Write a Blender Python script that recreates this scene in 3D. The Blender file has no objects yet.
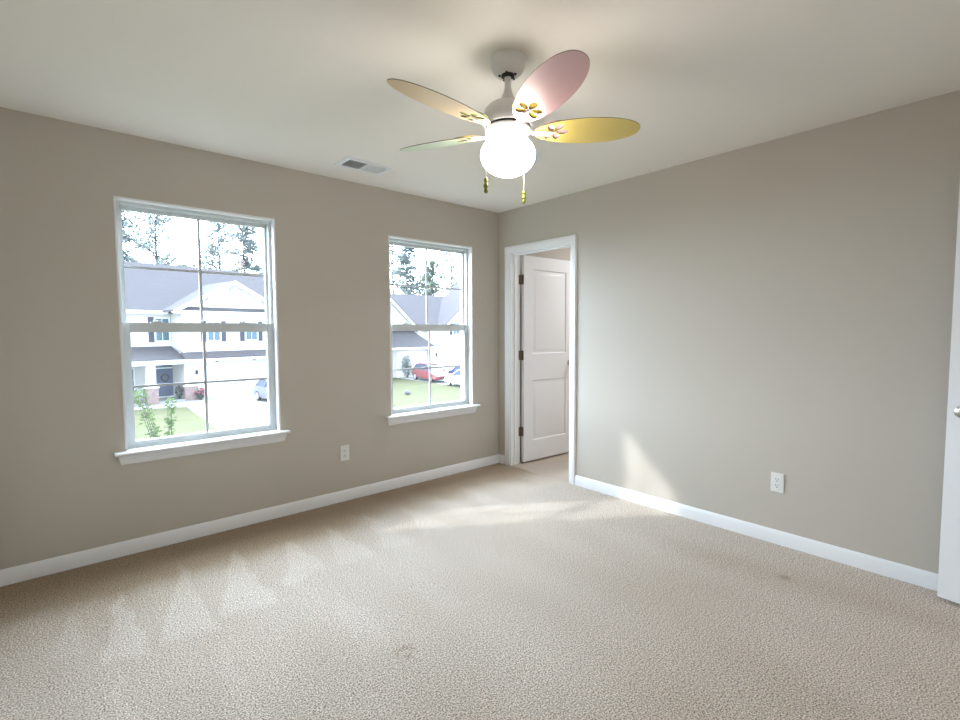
import bpy, bmesh, math, random
from mathutils import Vector, Matrix
from mathutils import noise as mnoise

random.seed(7)
S = bpy.context.scene
C = S.collection
R = math.radians

# ------------------------------------------------------------------ camera
cam_d = bpy.data.cameras.new('camera')
cam = bpy.data.objects.new('camera', cam_d)
C.objects.link(cam)
S.camera = cam
cam_d.sensor_fit = 'HORIZONTAL'
cam_d.sensor_width = 36.0
cam_d.lens = 488.13 / 960 * 36.0
cam_d.clip_start = 0.02
cam_d.clip_end = 400
YAW, PITCH, ROLL = R(41.1176), R(-3.4596), R(-0.2204)
fw = Vector((math.sin(YAW) * math.cos(PITCH), math.cos(YAW) * math.cos(PITCH), math.sin(PITCH)))
rt = Vector((math.cos(YAW), -math.sin(YAW), 0))
up = rt.cross(fw)
rt2 = rt * math.cos(ROLL) + up * math.sin(ROLL)
up2 = -rt * math.sin(ROLL) + up * math.cos(ROLL)
mw = Matrix((rt2, up2, -fw)).transposed().to_4x4()
mw.translation = Vector((-3.2879, -3.4841, 1.3102))
cam.matrix_world = mw

# ------------------------------------------------------------------ exposure, world, lights
vs = S.view_settings
vs.view_transform = 'Standard'
vs.look = 'None'
vs.exposure = 0.15
vs.gamma = 1.0
vs.use_curve_mapping = False
S.cycles.max_bounces = 10
S.cycles.diffuse_bounces = 6
S.cycles.transparent_max_bounces = 12
S.cycles.sample_clamp_indirect = 8.0
S.cycles.use_denoising = True

SKY = 26.0          # the bright half of the sky, around the veiled sun
SKY_BACK = 5.0      # the sky behind this house
SUN = 2.8
GLOBE = 25.0
CLOSET = 23.0
HALL_FILL = 11.0

world = bpy.data.worlds.new('overcast_sky')
S.world = world
world.use_nodes = True
nt = world.node_tree
nt.nodes.clear()
wo = nt.nodes.new('ShaderNodeOutputWorld')
wb = nt.nodes.new('ShaderNodeBackground')
tc = nt.nodes.new('ShaderNodeTexCoord')
no = nt.nodes.new('ShaderNodeTexNoise')
no.inputs['Scale'].default_value = 2.5
no.inputs['Detail'].default_value = 5
rp = nt.nodes.new('ShaderNodeValToRGB')
rp.color_ramp.elements[0].position = 0.35
rp.color_ramp.elements[0].color = (0.64, 0.81, 1.0, 1)
rp.color_ramp.elements[1].position = 0.65
rp.color_ramp.elements[1].color = (0.80, 0.91, 1.0, 1)
nt.links.new(tc.outputs['Generated'], no.inputs['Vector'])
nt.links.new(no.outputs['Fac'], rp.inputs['Fac'])
nt.links.new(rp.outputs['Color'], wb.inputs['Color'])
dot = nt.nodes.new('ShaderNodeVectorMath')
dot.operation = 'DOT_PRODUCT'
dot.inputs[1].default_value = Vector((0.15, 0.93, 0.36)).normalized()
nt.links.new(tc.outputs['Generated'], dot.inputs[0])
mr = nt.nodes.new('ShaderNodeMapRange')
mr.interpolation_type = 'SMOOTHSTEP'
mr.inputs[1].default_value = 0.0
mr.inputs[2].default_value = 0.85
mr.inputs[3].default_value = SKY_BACK
mr.inputs[4].default_value = SKY
nt.links.new(dot.outputs['Value'], mr.inputs[0])
nt.links.new(mr.outputs[0], wb.inputs['Strength'])
nt.links.new(wb.outputs[0], wo.inputs['Surface'])

sun_d = bpy.data.lights.new('sun', 'SUN')
sun_d.energy = SUN
sun_d.angle = R(1.8)
sun_d.color = (1.0, 1.0, 1.0)
sun = bpy.data.objects.new('sun', sun_d)
C.objects.link(sun)
sun.rotation_euler = Vector((1.5, -1.0, -0.97)).to_track_quat('-Z', 'Y').to_euler()
sun.location = (-20, 15, 15)


def area(name, loc, size, energy, direction, color=(1, 1, 1), sy=None):
    d = bpy.data.lights.new(name, 'AREA')
    d.energy = energy
    d.color = color
    d.size = size
    if sy:
        d.shape = 'RECTANGLE'
        d.size_y = sy
    o = bpy.data.objects.new(name, d)
    C.objects.link(o)
    o.location = loc
    o.rotation_euler = Vector(direction).to_track_quat('-Z', 'Y').to_euler()
    return o


area('hall_fill_light', (-0.75, -4.9, 2.38), 0.5, HALL_FILL, (0, 0, -1), (1.0, 0.93, 0.84))  # unseen lamp added in the hall to fill the room
area('closet_light', (1.5, -0.95, 2.40), 0.35, CLOSET, (0, 0, -1), (0.95, 0.97, 1.0))
for (xa, xb) in ((-3.0, -2.11), (-1.222, -0.337)):      # portals only guide sky sampling
    po = area('window_portal', ((xa + xb) / 2, 0.17, 1.35), xb - xa, 1, (0, -1, 0), sy=1.47)
    po.data.cycles.is_portal = True

# ------------------------------------------------------------------ materials


def mat(name, col, rough=0.6, metal=0.0, bump=0.0, bscale=40.0, var=0.0, vscale=5.0, spec=None, emit=None, coat=0.0):
    m = bpy.data.materials.new(name)
    m.use_nodes = True
    n = m.node_tree
    b = n.nodes['Principled BSDF']
    b.inputs['Base Color'].default_value = (*col, 1)
    b.inputs['Roughness'].default_value = rough
    b.inputs['Metallic'].default_value = metal
    if spec is not None:
        b.inputs['Specular IOR Level'].default_value = spec
    if coat:
        b.inputs['Coat Weight'].default_value = coat
        b.inputs['Coat Roughness'].default_value = 0.1
    t = n.nodes.new('ShaderNodeTexCoord')
    if var > 0:
        q = n.nodes.new('ShaderNodeTexNoise')
        q.inputs['Scale'].default_value = vscale
        q.inputs['Detail'].default_value = 4
        n.links.new(t.outputs['Object'], q.inputs['Vector'])
        mx = n.nodes.new('ShaderNodeMix')
        mx.data_type = 'RGBA'
        mx.inputs[6].default_value = (*[c * (1 - var) for c in col], 1)
        mx.inputs[7].default_value = (*[min(1, c * (1 + var)) for c in col], 1)
        n.links.new(q.outputs['Fac'], mx.inputs[0])
        n.links.new(mx.outputs[2], b.inputs['Base Color'])
    if bump > 0:
        q = n.nodes.new('ShaderNodeTexNoise')
        q.inputs['Scale'].default_value = bscale
        q.inputs['Detail'].default_value = 3
        n.links.new(t.outputs['Object'], q.inputs['Vector'])
        bp = n.nodes.new('ShaderNodeBump')
        bp.inputs['Strength'].default_value = bump
        bp.inputs['Distance'].default_value = 0.01
        n.links.new(q.outputs['Fac'], bp.inputs['Height'])
        n.links.new(bp.outputs[0], b.inputs['Normal'])
    if emit:
        b.inputs['Emission Color'].default_value = (*emit[0], 1)
        b.inputs['Emission Strength'].default_value = emit[1]
    return m


M = {}
M['wall'] = mat('greige wall paint', (0.550, 0.508, 0.448), 0.55, bump=0.04, bscale=180, spec=0.3)
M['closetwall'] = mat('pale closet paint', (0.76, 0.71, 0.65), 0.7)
M['ceiling'] = mat('flat white ceiling paint', (0.89, 0.855, 0.80), 0.9, bump=0.05, bscale=120, spec=0.1)
M['trim'] = mat('white semigloss trim paint', (0.86, 0.87, 0.89), 0.35)
M['door'] = mat('white door paint', (0.84, 0.85, 0.87), 0.4)
M['vinyl'] = mat('white window vinyl', (0.62, 0.66, 0.67), 0.4)
M['muntin'] = mat('grey window grid', (0.50, 0.52, 0.54), 0.4)
M['nickel'] = mat('satin nickel', (0.55, 0.52, 0.48), 0.3, 1.0)
M['bronze'] = mat('brown hinge metal', (0.22, 0.18, 0.14), 0.45, 0.7, var=0.3, vscale=60)
M['fanwhite'] = mat('glossy white fan enamel', (0.80, 0.80, 0.81), 0.3)
M['dark'] = mat('dark recess', (0.03, 0.03, 0.03), 0.8)
M['plate'] = mat('white outlet plastic', (0.82, 0.82, 0.80), 0.35)
M['slot'] = mat('outlet slot', (0.05, 0.05, 0.05), 0.6)
M['brass'] = mat('olive glass and brass fob', (0.20, 0.22, 0.03), 0.25, 0.3)
M['chain'] = mat('white bead chain', (0.75, 0.73, 0.68), 0.35, 0.3)
M['globe'] = mat('lit white glass globe', (0.9, 0.9, 0.9), 0.2, emit=((1.0, 0.92, 0.84), GLOBE))
M['pink'] = mat('pink blade lacquer', (0.58, 0.37, 0.37), 0.30)
M['yellow'] = mat('yellow blade lacquer', (0.62, 0.49, 0.13), 0.30)
M['peach'] = mat('peach blade lacquer', (0.62, 0.48, 0.30), 0.30)
M['green'] = mat('green blade lacquer', (0.52, 0.62, 0.42), 0.30)
M['blue'] = mat('blue blade lacquer', (0.42, 0.55, 0.66), 0.30)
M['edge'] = mat('dark blade rim', (0.24, 0.20, 0.15), 0.5)
# outside
M['siding'] = mat('white lap siding', (0.62, 0.60, 0.57), 0.6, spec=0.03)
M['stone'] = mat('tan and red stone veneer', (0.26, 0.19, 0.18), 0.8, bump=0.6, bscale=6, var=0.45, vscale=4, spec=0.03)
M['shingle'] = mat('grey violet shingles', (0.075, 0.069, 0.075), 0.85, bump=0.4, bscale=12, var=0.3, vscale=7, spec=0.03)
M['shutter'] = mat('slate shutter', (0.075, 0.075, 0.10), 0.6, spec=0.03)
M['houseglass'] = mat('house window glass', (0.06, 0.12, 0.16), 0.15)
M['frontdoor'] = mat('slate blue door', (0.10, 0.125, 0.19), 0.5, spec=0.03)
M['housetrim'] = mat('white house trim', (0.82, 0.82, 0.82), 0.5, spec=0.03)
M['garage'] = mat('white garage door', (0.76, 0.77, 0.80), 0.5, spec=0.03)
M['lawn'] = mat('mown lawn', (0.075, 0.075, 0.040), 0.9, bump=0.5, bscale=8, var=0.25, vscale=0.9, spec=0.03)
M['concrete'] = mat('pale concrete', (0.30, 0.295, 0.295), 0.8, var=0.08, vscale=2, spec=0.03)
M['asphalt'] = mat('pale asphalt', (0.14, 0.14, 0.14), 0.9, var=0.1, vscale=3, spec=0.03)
M['mulch'] = mat('brown mulch', (0.10, 0.07, 0.06), 0.9, var=0.4, vscale=6, spec=0.03)
M['bark'] = mat('bark', (0.055, 0.047, 0.042), 0.9, var=0.3, vscale=8, spec=0.03)
M['pine'] = mat('blue green needles', (0.05, 0.055, 0.05), 0.8, var=0.5, vscale=0.6, spec=0.03)
M['leaf'] = mat('mid green leaves', (0.05, 0.058, 0.035), 0.7, var=0.45, vscale=0.8, spec=0.03)
M['fresh'] = mat('fresh green leaves', (0.05, 0.08, 0.022), 0.6, var=0.3, vscale=5, spec=0.03)
M['flower'] = mat('orange red blossom', (0.28, 0.08, 0.05), 0.6, spec=0.03)
M['rose'] = mat('rose blossom', (0.42, 0.08, 0.14), 0.6, spec=0.03)
M['red'] = mat('red car paint', (0.22, 0.016, 0.018), 0.35, coat=0.6)
M['whitecar'] = mat('white car paint', (0.72, 0.73, 0.75), 0.25, coat=0.6)
M['silver'] = mat('silver car paint', (0.16, 0.16, 0.19), 0.4, coat=0.2)
M['bluecar'] = mat('blue car paint', (0.02, 0.035, 0.11), 0.25, coat=0.6)
M['carglass'] = mat('car glass', (0.06, 0.08, 0.12), 0.1)
M['tyre'] = mat('black tyre rubber', (0.03, 0.03, 0.03), 0.8, spec=0.03)
M['rim'] = mat('silver wheel', (0.6, 0.6, 0.62), 0.35, 0.5)
M['lamp'] = mat('dark bronze lantern', (0.05, 0.045, 0.05), 0.5, spec=0.03)
M['rock'] = mat('grey landscape rock', (0.14, 0.14, 0.16), 0.9, bump=0.5, bscale=5, var=0.3, vscale=4, spec=0.03)


def leafy(m, col, f):
    """thin leaves let some of the sky's light through"""
    n = m.node_tree
    b = n.nodes['Principled BSDF']
    out = n.nodes['Material Output']
    t_ = n.nodes.new('ShaderNodeBsdfTranslucent')
    t_.inputs[0].default_value = (*col, 1)
    mx = n.nodes.new('ShaderNodeMixShader')
    mx.inputs[0].default_value = f
    n.links.new(b.outputs[0], mx.inputs[1])
    n.links.new(t_.outputs[0], mx.inputs[2])
    n.links.new(mx.outputs[0], out.inputs['Surface'])


leafy(M['pine'], (0.26, 0.30, 0.29), 0.7)
leafy(M['leaf'], (0.24, 0.28, 0.21), 0.7)
leafy(M['fresh'], (0.10, 0.16, 0.05), 0.5)
M['petalpink'] = mat('matt pink inlay', (0.62, 0.42, 0.45), 0.9, spec=0.0)
M['petalyellow'] = mat('matt yellow inlay', (0.50, 0.38, 0.08), 0.9, spec=0.0)
M['petalgreen'] = mat('matt green inlay', (0.40, 0.44, 0.16), 0.9, spec=0.0)


def lap_siding(m, pitch):
    n = m.node_tree
    b = n.nodes['Principled BSDF']
    t = n.nodes['Texture Coordinate']
    w = n.nodes.new('ShaderNodeTexWave')
    w.wave_type = 'BANDS'
    w.bands_direction = 'Z'
    w.wave_profile = 'SAW'
    w.inputs['Scale'].default_value = math.pi * 2 / 20 / pitch
    bp = n.nodes.new('ShaderNodeBump')
    bp.inputs['Strength'].default_value = 0.5
    bp.inputs['Distance'].default_value = 0.012
    n.links.new(t.outputs['Object'], w.inputs['Vector'])
    n.links.new(w.outputs['Fac'], bp.inputs['Height'])
    n.links.new(bp.outputs[0], b.inputs['Normal'])


lap_siding(M['siding'], 0.18)

# glass: clear pane with a faint white veil mixed in to imitate glare
g = bpy.data.materials.new('window glass with glare veil')
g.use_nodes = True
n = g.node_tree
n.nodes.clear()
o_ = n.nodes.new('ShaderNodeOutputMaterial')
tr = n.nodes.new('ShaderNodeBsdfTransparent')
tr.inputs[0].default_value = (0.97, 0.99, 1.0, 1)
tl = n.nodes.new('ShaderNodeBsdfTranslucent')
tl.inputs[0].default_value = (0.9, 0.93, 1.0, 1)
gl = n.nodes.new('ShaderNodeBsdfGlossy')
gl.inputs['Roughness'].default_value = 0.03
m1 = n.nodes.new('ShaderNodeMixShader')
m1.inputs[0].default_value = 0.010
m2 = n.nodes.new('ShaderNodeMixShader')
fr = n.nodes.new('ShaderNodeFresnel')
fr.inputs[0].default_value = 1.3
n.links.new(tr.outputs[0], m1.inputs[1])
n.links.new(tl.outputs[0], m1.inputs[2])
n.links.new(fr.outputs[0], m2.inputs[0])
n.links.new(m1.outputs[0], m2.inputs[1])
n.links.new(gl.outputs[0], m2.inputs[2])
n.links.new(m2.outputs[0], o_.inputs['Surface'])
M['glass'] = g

# carpet
cp = bpy.data.materials.new('beige cut pile carpet')
cp.use_nodes = True
n = cp.node_tree
b = n.nodes['Principled BSDF']
b.inputs['Roughness'].default_value = 0.95
b.inputs['Specular IOR Level'].default_value = 0.05
b.inputs['Sheen Weight'].default_value = 0.15
t = n.nodes.new('ShaderNodeTexCoord')
at = n.nodes.new('ShaderNodeAttribute')
at.attribute_name = 'nap_shade'
mxn = n.nodes.new('ShaderNodeMix')
mxn.data_type = 'RGBA'
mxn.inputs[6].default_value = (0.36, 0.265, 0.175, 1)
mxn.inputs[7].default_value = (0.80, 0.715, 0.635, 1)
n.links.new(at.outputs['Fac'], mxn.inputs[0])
tuft = n.nodes.new('ShaderNodeTexNoise')
tuft.inputs['Scale'].default_value = 165
tuft.inputs['Detail'].default_value = 2
tuft.inputs['Roughness'].default_value = 0.6
n.links.new(t.outputs['Object'], tuft.inputs['Vector'])
tr_ = n.nodes.new('ShaderNodeMapRange')
tr_.inputs[1].default_value = 0.32
tr_.inputs[2].default_value = 0.66
tr_.inputs[3].default_value = 0.22
tr_.inputs[4].default_value = 1.45
n.links.new(tuft.outputs['Fac'], tr_.inputs[0])
mul = n.nodes.new('ShaderNodeMix')
mul.data_type = 'RGBA'
mul.blend_type = 'MULTIPLY'
mul.inputs[0].default_value = 1.0
n.links.new(mxn.outputs[2], mul.inputs[6])
n.links.new(tr_.outputs[0], mul.inputs[7])
n.links.new(mul.outputs[2], b.inputs['Base Color'])
bp = n.nodes.new('ShaderNodeBump')
bp.inputs['Strength'].default_value = 0.9
bp.inputs['Distance'].default_value = 0.008
n.links.new(tuft.outputs['Fac'], bp.inputs['Height'])
n.links.new(bp.outputs[0], b.inputs['Normal'])
M['carpet'] = cp

# ------------------------------------------------------------------ mesh helpers


def obj(name, bm, m, parent=None, smooth=False, recalc=True):
    if recalc:
        bmesh.ops.recalc_face_normals(bm, faces=bm.faces)
    me = bpy.data.meshes.new(name)
    bm.to_mesh(me)
    bm.free()
    if smooth:
        for p in me.polygons:
            p.use_smooth = True
        if smooth != 'all':
            me.set_sharp_from_angle(angle=R(35))
    for q in (m if isinstance(m, (list, tuple)) else [m]):
        me.materials.append(q)
    o = bpy.data.objects.new(name, me)
    C.objects.link(o)
    if parent:
        o.parent = parent
    return o


def tag(o, label=None, cat=None, group=None, kind=None):
    for k, v in (('label', label), ('category', cat), ('group', group), ('kind', kind)):
        if v:
            o[k] = v
    return o


def empty(name, loc=(0, 0, 0), rz=0, **kw):
    o = bpy.data.objects.new(name, None)
    C.objects.link(o)
    o.location = loc
    o.rotation_euler = (0, 0, rz)
    o.empty_display_size = 0.1
    return tag(o, **kw)


def nb():
    return bmesh.new()


def box(bm, x0, x1, y0, y1, z0, z1, bevel=0.0, mtx=None):
    r = bmesh.ops.create_cube(bm, size=1)
    vs_ = r['verts']
    for v in vs_:
        v.co = Vector(((x0 + x1) / 2 + v.co.x * (x1 - x0), (y0 + y1) / 2 + v.co.y * (y1 - y0), (z0 + z1) / 2 + v.co.z * (z1 - z0)))
    if mtx is not None:
        for v in vs_:
            v.co = mtx @ v.co
    if bevel > 0:
        es = list({e for v in vs_ for e in v.link_edges})
        bmesh.ops.bevel(bm, geom=es, offset=bevel, segments=2, affect='EDGES', clamp_overlap=True)
    return bm


def prism(bm, pts, vec):
    """polygon pts (3D) extruded along vec"""
    a = [bm.verts.new(p) for p in pts]
    c = [bm.verts.new(Vector(p) + Vector(vec)) for p in pts]
    bm.faces.new(a)
    bm.faces.new(list(reversed(c)))
    k = len(pts)
    for i in range(k):
        bm.faces.new((a[i], c[i], c[(i + 1) % k], a[(i + 1) % k]))
    return bm


def lathe(bm, prof, seg=40, mtx=None, cap=True):
    rings = []
    for (r, z) in prof:
        if r < 1e-5:
            rings.append([bm.verts.new((0, 0, z))])
        else:
            rings.append([bm.verts.new((r * math.cos(2 * math.pi * i / seg), r * math.sin(2 * math.pi * i / seg), z)) for i in range(seg)])
    for a, c in zip(rings, rings[1:]):
        for i in range(seg):
            j = (i + 1) % seg
            if len(a) == 1 and len(c) == 1:
                continue
            if len(a) == 1:
                bm.faces.new((a[0], c[j], c[i]))
            elif len(c) == 1:
                bm.faces.new((a[i], a[j], c[0]))
            else:
                bm.faces.new((a[i], a[j], c[j], c[i]))
    if cap:
        for q in (rings[0], rings[-1]):
            if len(q) > 1:
                bm.faces.new(q)
    if mtx is not None:
        for q in rings:
            for v in q:
                v.co = mtx @ v.co
    return bm


def tube(bm, pts, rad, seg=8):
    pts = [Vector(p) for p in pts]
    rings = []
    for i, p in enumerate(pts):
        d = (pts[min(i + 1, len(pts) - 1)] - pts[max(i - 1, 0)]).normalized()
        a = d.orthogonal().normalized() if i == 0 else None
        if i == 0:
            u_ = a
        else:
            u_ = (u_ - d * u_.dot(d)).normalized()
        w_ = d.cross(u_)
        r = rad[i] if isinstance(rad, (list, tuple)) else rad
        rings.append([bm.verts.new(p + (u_ * math.cos(2 * math.pi * k / seg) + w_ * math.sin(2 * math.pi * k / seg)) * r) for k in range(seg)])
    for a, c in zip(rings, rings[1:]):
        for k in range(seg):
            bm.faces.new((a[k], a[(k + 1) % seg], c[(k + 1) % seg], c[k]))
    bm.faces.new(rings[0])
    bm.faces.new(rings[-1])
    return bm


def copy_tree(o, parent=None):
    c = o.copy()
    C.objects.link(c)
    if parent:
        c.parent = parent
    for ch in [q for q in bpy.data.objects if q.parent == o]:
        copy_tree(ch, c)
    return c


# ------------------------------------------------------------------ room shell
X0, Y0, H = -3.65, -3.98, 2.44
T = 0.125
WT = 0.16
W1 = (-3.0, -2.11)
W2 = (-1.222, -0.337)
WZ0, WZ1 = 0.600, 2.080
CL_X1, CL_Y0 = 3.2, -1.9       # closet
D1 = (-0.888, -0.150)            # closet door opening (y)
DH = 2.045
D2 = (-1.03, -0.245)             # entry door opening (x)


def struct(name, bm, m, label=None, **k):
    return tag(obj(name, bm, m, **k), label=label, kind='structure')


bm = nb()
xs = [X0 - T, W1[0], W1[1], W2[0], W2[1], CL_X1 + T]
for i, (a, c) in enumerate(zip(xs, xs[1:])):
    if i in (1, 3):
        box(bm, a, c, 0, WT, -0.1, WZ0)
        box(bm, a, c, 0, WT, WZ1, H + 0.1)
    else:
        box(bm, a, c, 0, WT, -0.1, H + 0.1)
struct('wall_back', bm, M['wall'], 'greige wall with the two windows')
bm = nb()
box(bm, 0, T, Y0, D1[0], -0.1, H + 0.1)
box(bm, 0, T, D1[0], D1[1], DH, H + 0.1)
box(bm, 0, T, D1[1], 0, -0.1, H + 0.1)
struct('wall_right', bm, M['wall'], 'greige wall with the closet doorway')
bm = nb()
box(bm, X0 - T, X0, Y0, 0, -0.1, H + 0.1)
struct('wall_left', bm, M['wall'])
bm = nb()
box(bm, X0 - T, D2[0], Y0 - T, Y0, -0.1, H + 0.1)
box(bm, D2[0], D2[1], Y0 - T, Y0, DH, H + 0.1)
box(bm, D2[1], T, Y0 - T, Y0, -0.1, H + 0.1)
struct('wall_front', bm, M['wall'])
bm = nb()
box(bm, T, CL_X1 + T, CL_Y0 - T, CL_Y0, -0.1, H + 0.1)
box(bm, CL_X1, CL_X1 + T, CL_Y0, 0, -0.1, H + 0.1)
struct('wall_closet', bm, M['closetwall'])
bm = nb()
hx0, hx1, hy0 = -1.6, 0.3, -5.6
box(bm, hx0 - T, hx0, hy0, Y0 - T, -0.1, H + 0.1)
box(bm, hx1, hx1 + T, hy0, Y0 - T, -0.1, H + 0.1)
box(bm, hx0 - T, hx1 + T, hy0 - T, hy0, -0.1, H + 0.1)
struct('wall_hall', bm, M['wall'])
bm = nb()
box(bm, X0 - T, CL_X1 + T, hy0 - T, WT, H, H + 0.12)
struct('ceiling', bm, M['ceiling'], 'flat off white ceiling')

# carpet with vacuum strokes recorded as pile direction, plus painted light and shade
STROKES = [  # apex x,y ; base xa,ya ; base xb,yb ; weight
    ((-3.087, -0.44), (-3.215, -1.14), (-3.04, -1.13), 0.9),
    ((-2.785, -0.29), (-2.99, -1.09), (-2.80, -1.16), 0.8),
    ((-2.534, -0.34), (-2.77, -1.04), (-2.50, -1.13), 0.9),
    ((-2.221, -0.40), (-2.44, -0.98), (-2.20, -0.97), 0.75),
    ((-1.957, -0.34), (-2.13, -0.95), (-1.93, -0.99), 0.65),
    ((-1.66, -0.30), (-1.84, -0.95), (-1.62, -1.0), 0.5),
    ((-1.36, -0.28), (-1.55, -0.95), (-1.33, -0.98), 0.5),
    ((-1.06, -0.28), (-1.22, -0.95), (-1.02, -0.98), 0.4),
    ((-0.76, -0.28), (-0.95, -0.9), (-0.72, -0.95), 0.4),
    ((-3.263, -0.43), (-3.36, -0.95), (-3.25, -1.0), 0.5),
    ((-3.16, -1.15), (-3.24, -1.75), (-3.11, -1.75), 0.6),
    ((-2.80, -1.2), (-2.93, -1.9), (-2.78, -1.9), 0.35),
    ((-2.25, -1.1), (-2.42, -1.75), (-2.25, -1.75), 0.35),
    ((-1.85, -1.1), (-2.02, -1.70), (-1.84, -1.72), 0.3),
]


def sm(a, b, x):
    t_ = max(0.0, min(1.0, (x - a) / (b - a)))
    return t_ * t_ * (3 - 2 * t_)


def tri_in(p, a, b_, c):
    def e(p, q, r):
        return ((q[0] - p[0]) * (r[1] - p[1]) - (q[1] - p[1]) * (r[0] - p[0])) / math.hypot(q[0] - p[0], q[1] - p[1])
    s = 1 if e(a, b_, c) > 0 else -1
    return (s * e(a, b_, p), s * e(b_, c, p), s * e(c, a, p))


def nap_shade(x, y):
    x0_, y0_ = x, y
    x = x0_ + 0.035 * mnoise.noise(Vector((x0_ * 7, y0_ * 7, 4)))
    y = y0_ + 0.08 * mnoise.noise(Vector((x0_ * 6, y0_ * 3, 9)))
    v = 0.58
    v += 0.18 * mnoise.noise(Vector((x * 0.9, y * 0.9, 1.3))) + 0.10 * mnoise.noise(Vector((x * 4, y * 1.6, 7.1)))
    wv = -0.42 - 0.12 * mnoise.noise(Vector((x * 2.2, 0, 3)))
    v -= 0.42 * (1 - sm(0.0, 0.35, -(y - wv) + 0.10))                 # brushed brown band by the windows, weak light there painted in
    v -= 0.12 * (1 - sm(0.3, 1.0, -y))  # wider darkening by the same wall, its weak light painted in
    v -= 0.14 * sm(-2.3, -3.4, x)  # carpet darker towards the left wall
    v += 0.10 * math.exp(-((x + 0.9) / 0.8) ** 2 - ((y + 1.1) / 0.7) ** 2)  # soft pool of window light painted into the carpet
    band = math.exp(-((y + 1.0) / 0.35) ** 2)
    st = 0.0
    for a, b_, c, w in STROKES:
        d = tri_in((x, y), a, b_, c)
        k = sm(-0.006, 0.015, d[0]) * sm(-0.03, 0.03, d[1]) * sm(-0.006, 0.015, d[2])
        if k > 0:
            edge = math.exp(-(min(d[0], d[2]) / 0.02) ** 2)
            st = max(st, w * k * (0.62 + 0.38 * edge))
    v += 0.30 * st
    v += 0.06 * band * mnoise.noise(Vector((x * 9, y * 1.2, 2)))
    x, y = x0_, y0_
    d1 = math.hypot(x + 2.2585, y + 1.8314)
    v -= 0.35 * math.exp(-((d1 - 0.030) / 0.012) ** 2)
    d2 = math.hypot(x + 0.43, y + 2.654)
    v -= 0.45 * math.exp(-(d2 / 0.025) ** 2)
    # dragged pile along the right wall
    v -= 0.16 * math.exp(-((x + 0.42 + 0.1 * (y + 2.6)) / 0.12) ** 2) * sm(-1.9, -2.4, y)
    return max(0.0, min(1.0, v))


bm = nb()
lay = bm.verts.layers.float.new('nap_shade')
step = 0.02
nx = int(round((0.0 - X0) / step)) + 1
ny = int(round((0.0 - Y0) / step)) + 1
grid = []
for j in range(ny):
    row = []
    for i in range(nx):
        x = X0 + (0 - X0) * i / (nx - 1)
        y = Y0 + (0 - Y0) * j / (ny - 1)
        z = 0.0015 * mnoise.noise(Vector((x * 14, y * 14, 0)))
        d1 = math.hypot(x + 2.2585, y + 1.8314)
        z -= 0.008 * math.exp(-(d1 / 0.028) ** 2)
        v = bm.verts.new((x, y, z))
        v[lay] = nap_shade(x, y)
        row.append(v)
    grid.append(row)
for j in range(ny - 1):
    for i in range(nx - 1):
        bm.faces.new((grid[j][i], grid[j][i + 1], grid[j + 1][i + 1], grid[j + 1][i]))


def slab(x0, x1, y0, y1, val):
    q = [bm.verts.new(c) for c in ((x0, y0, 0), (x1, y0, 0), (x1, y1, 0), (x0, y1, 0))]
    for v in q:
        v[lay] = val
    bm.faces.new(q)


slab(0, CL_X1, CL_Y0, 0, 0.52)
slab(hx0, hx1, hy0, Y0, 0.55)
box(bm, X0 - T, CL_X1 + T, hy0 - T, WT, -0.30, -0.02)
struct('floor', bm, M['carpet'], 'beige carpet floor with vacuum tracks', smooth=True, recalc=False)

# baseboards
BP = [(0, 0), (0.015, 0), (0.015, 0.062), (0.011, 0.070), (0.009, 0.078), (0.004, 0.084), (0, 0.084)]


def baseboard(name, a, b_, nrm, extra=None):
    bm = nb()
    for (p, q) in ([(a, b_)] + (extra or [])):
        p, q = Vector((*p, 0)), Vector((*q, 0))
        pts = [p + Vector((nrm[0] * d, nrm[1] * d, z)) for d, z in BP]
        prism(bm, pts, q - p)
    return struct(name, bm, M['trim'], smooth=True)


baseboard('baseboard_back', (X0, 0), (0, 0), (0, -1))
baseboard('baseboard_right', (0, Y0), (0, -0.947), (-1, 0), extra=[((0, -0.088), (0, 0))])
baseboard('baseboard_left', (X0, Y0), (X0, 0), (1, 0))
baseboard('baseboard_front', (X0, Y0), (-1.095, Y0), (0, 1))
baseboard('baseboard_closet', (CL_X1, CL_Y0), (CL_X1, 0), (-1, 0))

# door casings and jambs
CP = [(0, 0), (0, 0.010), (0.016, 0.012), (0.030, 0.018), (0.054, 0.018), (0.062, 0.0)]


def casing(name, o0, o1, top, origin, along, out, w=0.062):
    """o0<o1 opening along 'along' axis, standing on plane through origin facing out"""
    A = Vector(along)
    N = Vector(out)
    Z = Vector((0, 0, 1))
    bm = nb()
    O = Vector(origin)
    left = [O + A * (o0 - d) + N * h for d, h in CP]
    right = [O + A * (o1 + d) + N * h for d, h in CP]
    # mitred legs + head as three strips
    def strip(fn):
        prev = None
        for d, h in CP:
            a, c = fn(d, h)
            cur = (bm.verts.new(a), bm.verts.new(c))
            if prev:
                bm.faces.new((prev[0], prev[1], cur[1], cur[0]))
            prev = cur
    strip(lambda d, h: (O + A * (o0 - d) + N * h, O + A * (o0 - d) + N * h + Z * (top + d)))
    strip(lambda d, h: (O + A * (o1 + d) + N * h, O + A * (o1 + d) + N * h + Z * (top + d)))
    strip(lambda d, h: (O + A * (o0 - d) + N * h + Z * (top + d), O + A * (o1 + d) + N * h + Z * (top + d)))
    return bm


bm = casing('c', D1[0] + 0.004, D1[1] - 0.004, DH - 0.004, (0, 0, 0), (0, 1, 0), (-1, 0, 0))
jt = 0.016
for ya, yb in ((D1[0], D1[0] + jt), (D1[1] - jt, D1[1])):
    box(bm, 0.0, T, ya, yb, 0, DH)
box(bm, 0.0, T, D1[0], D1[1], DH - jt, DH)
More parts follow.
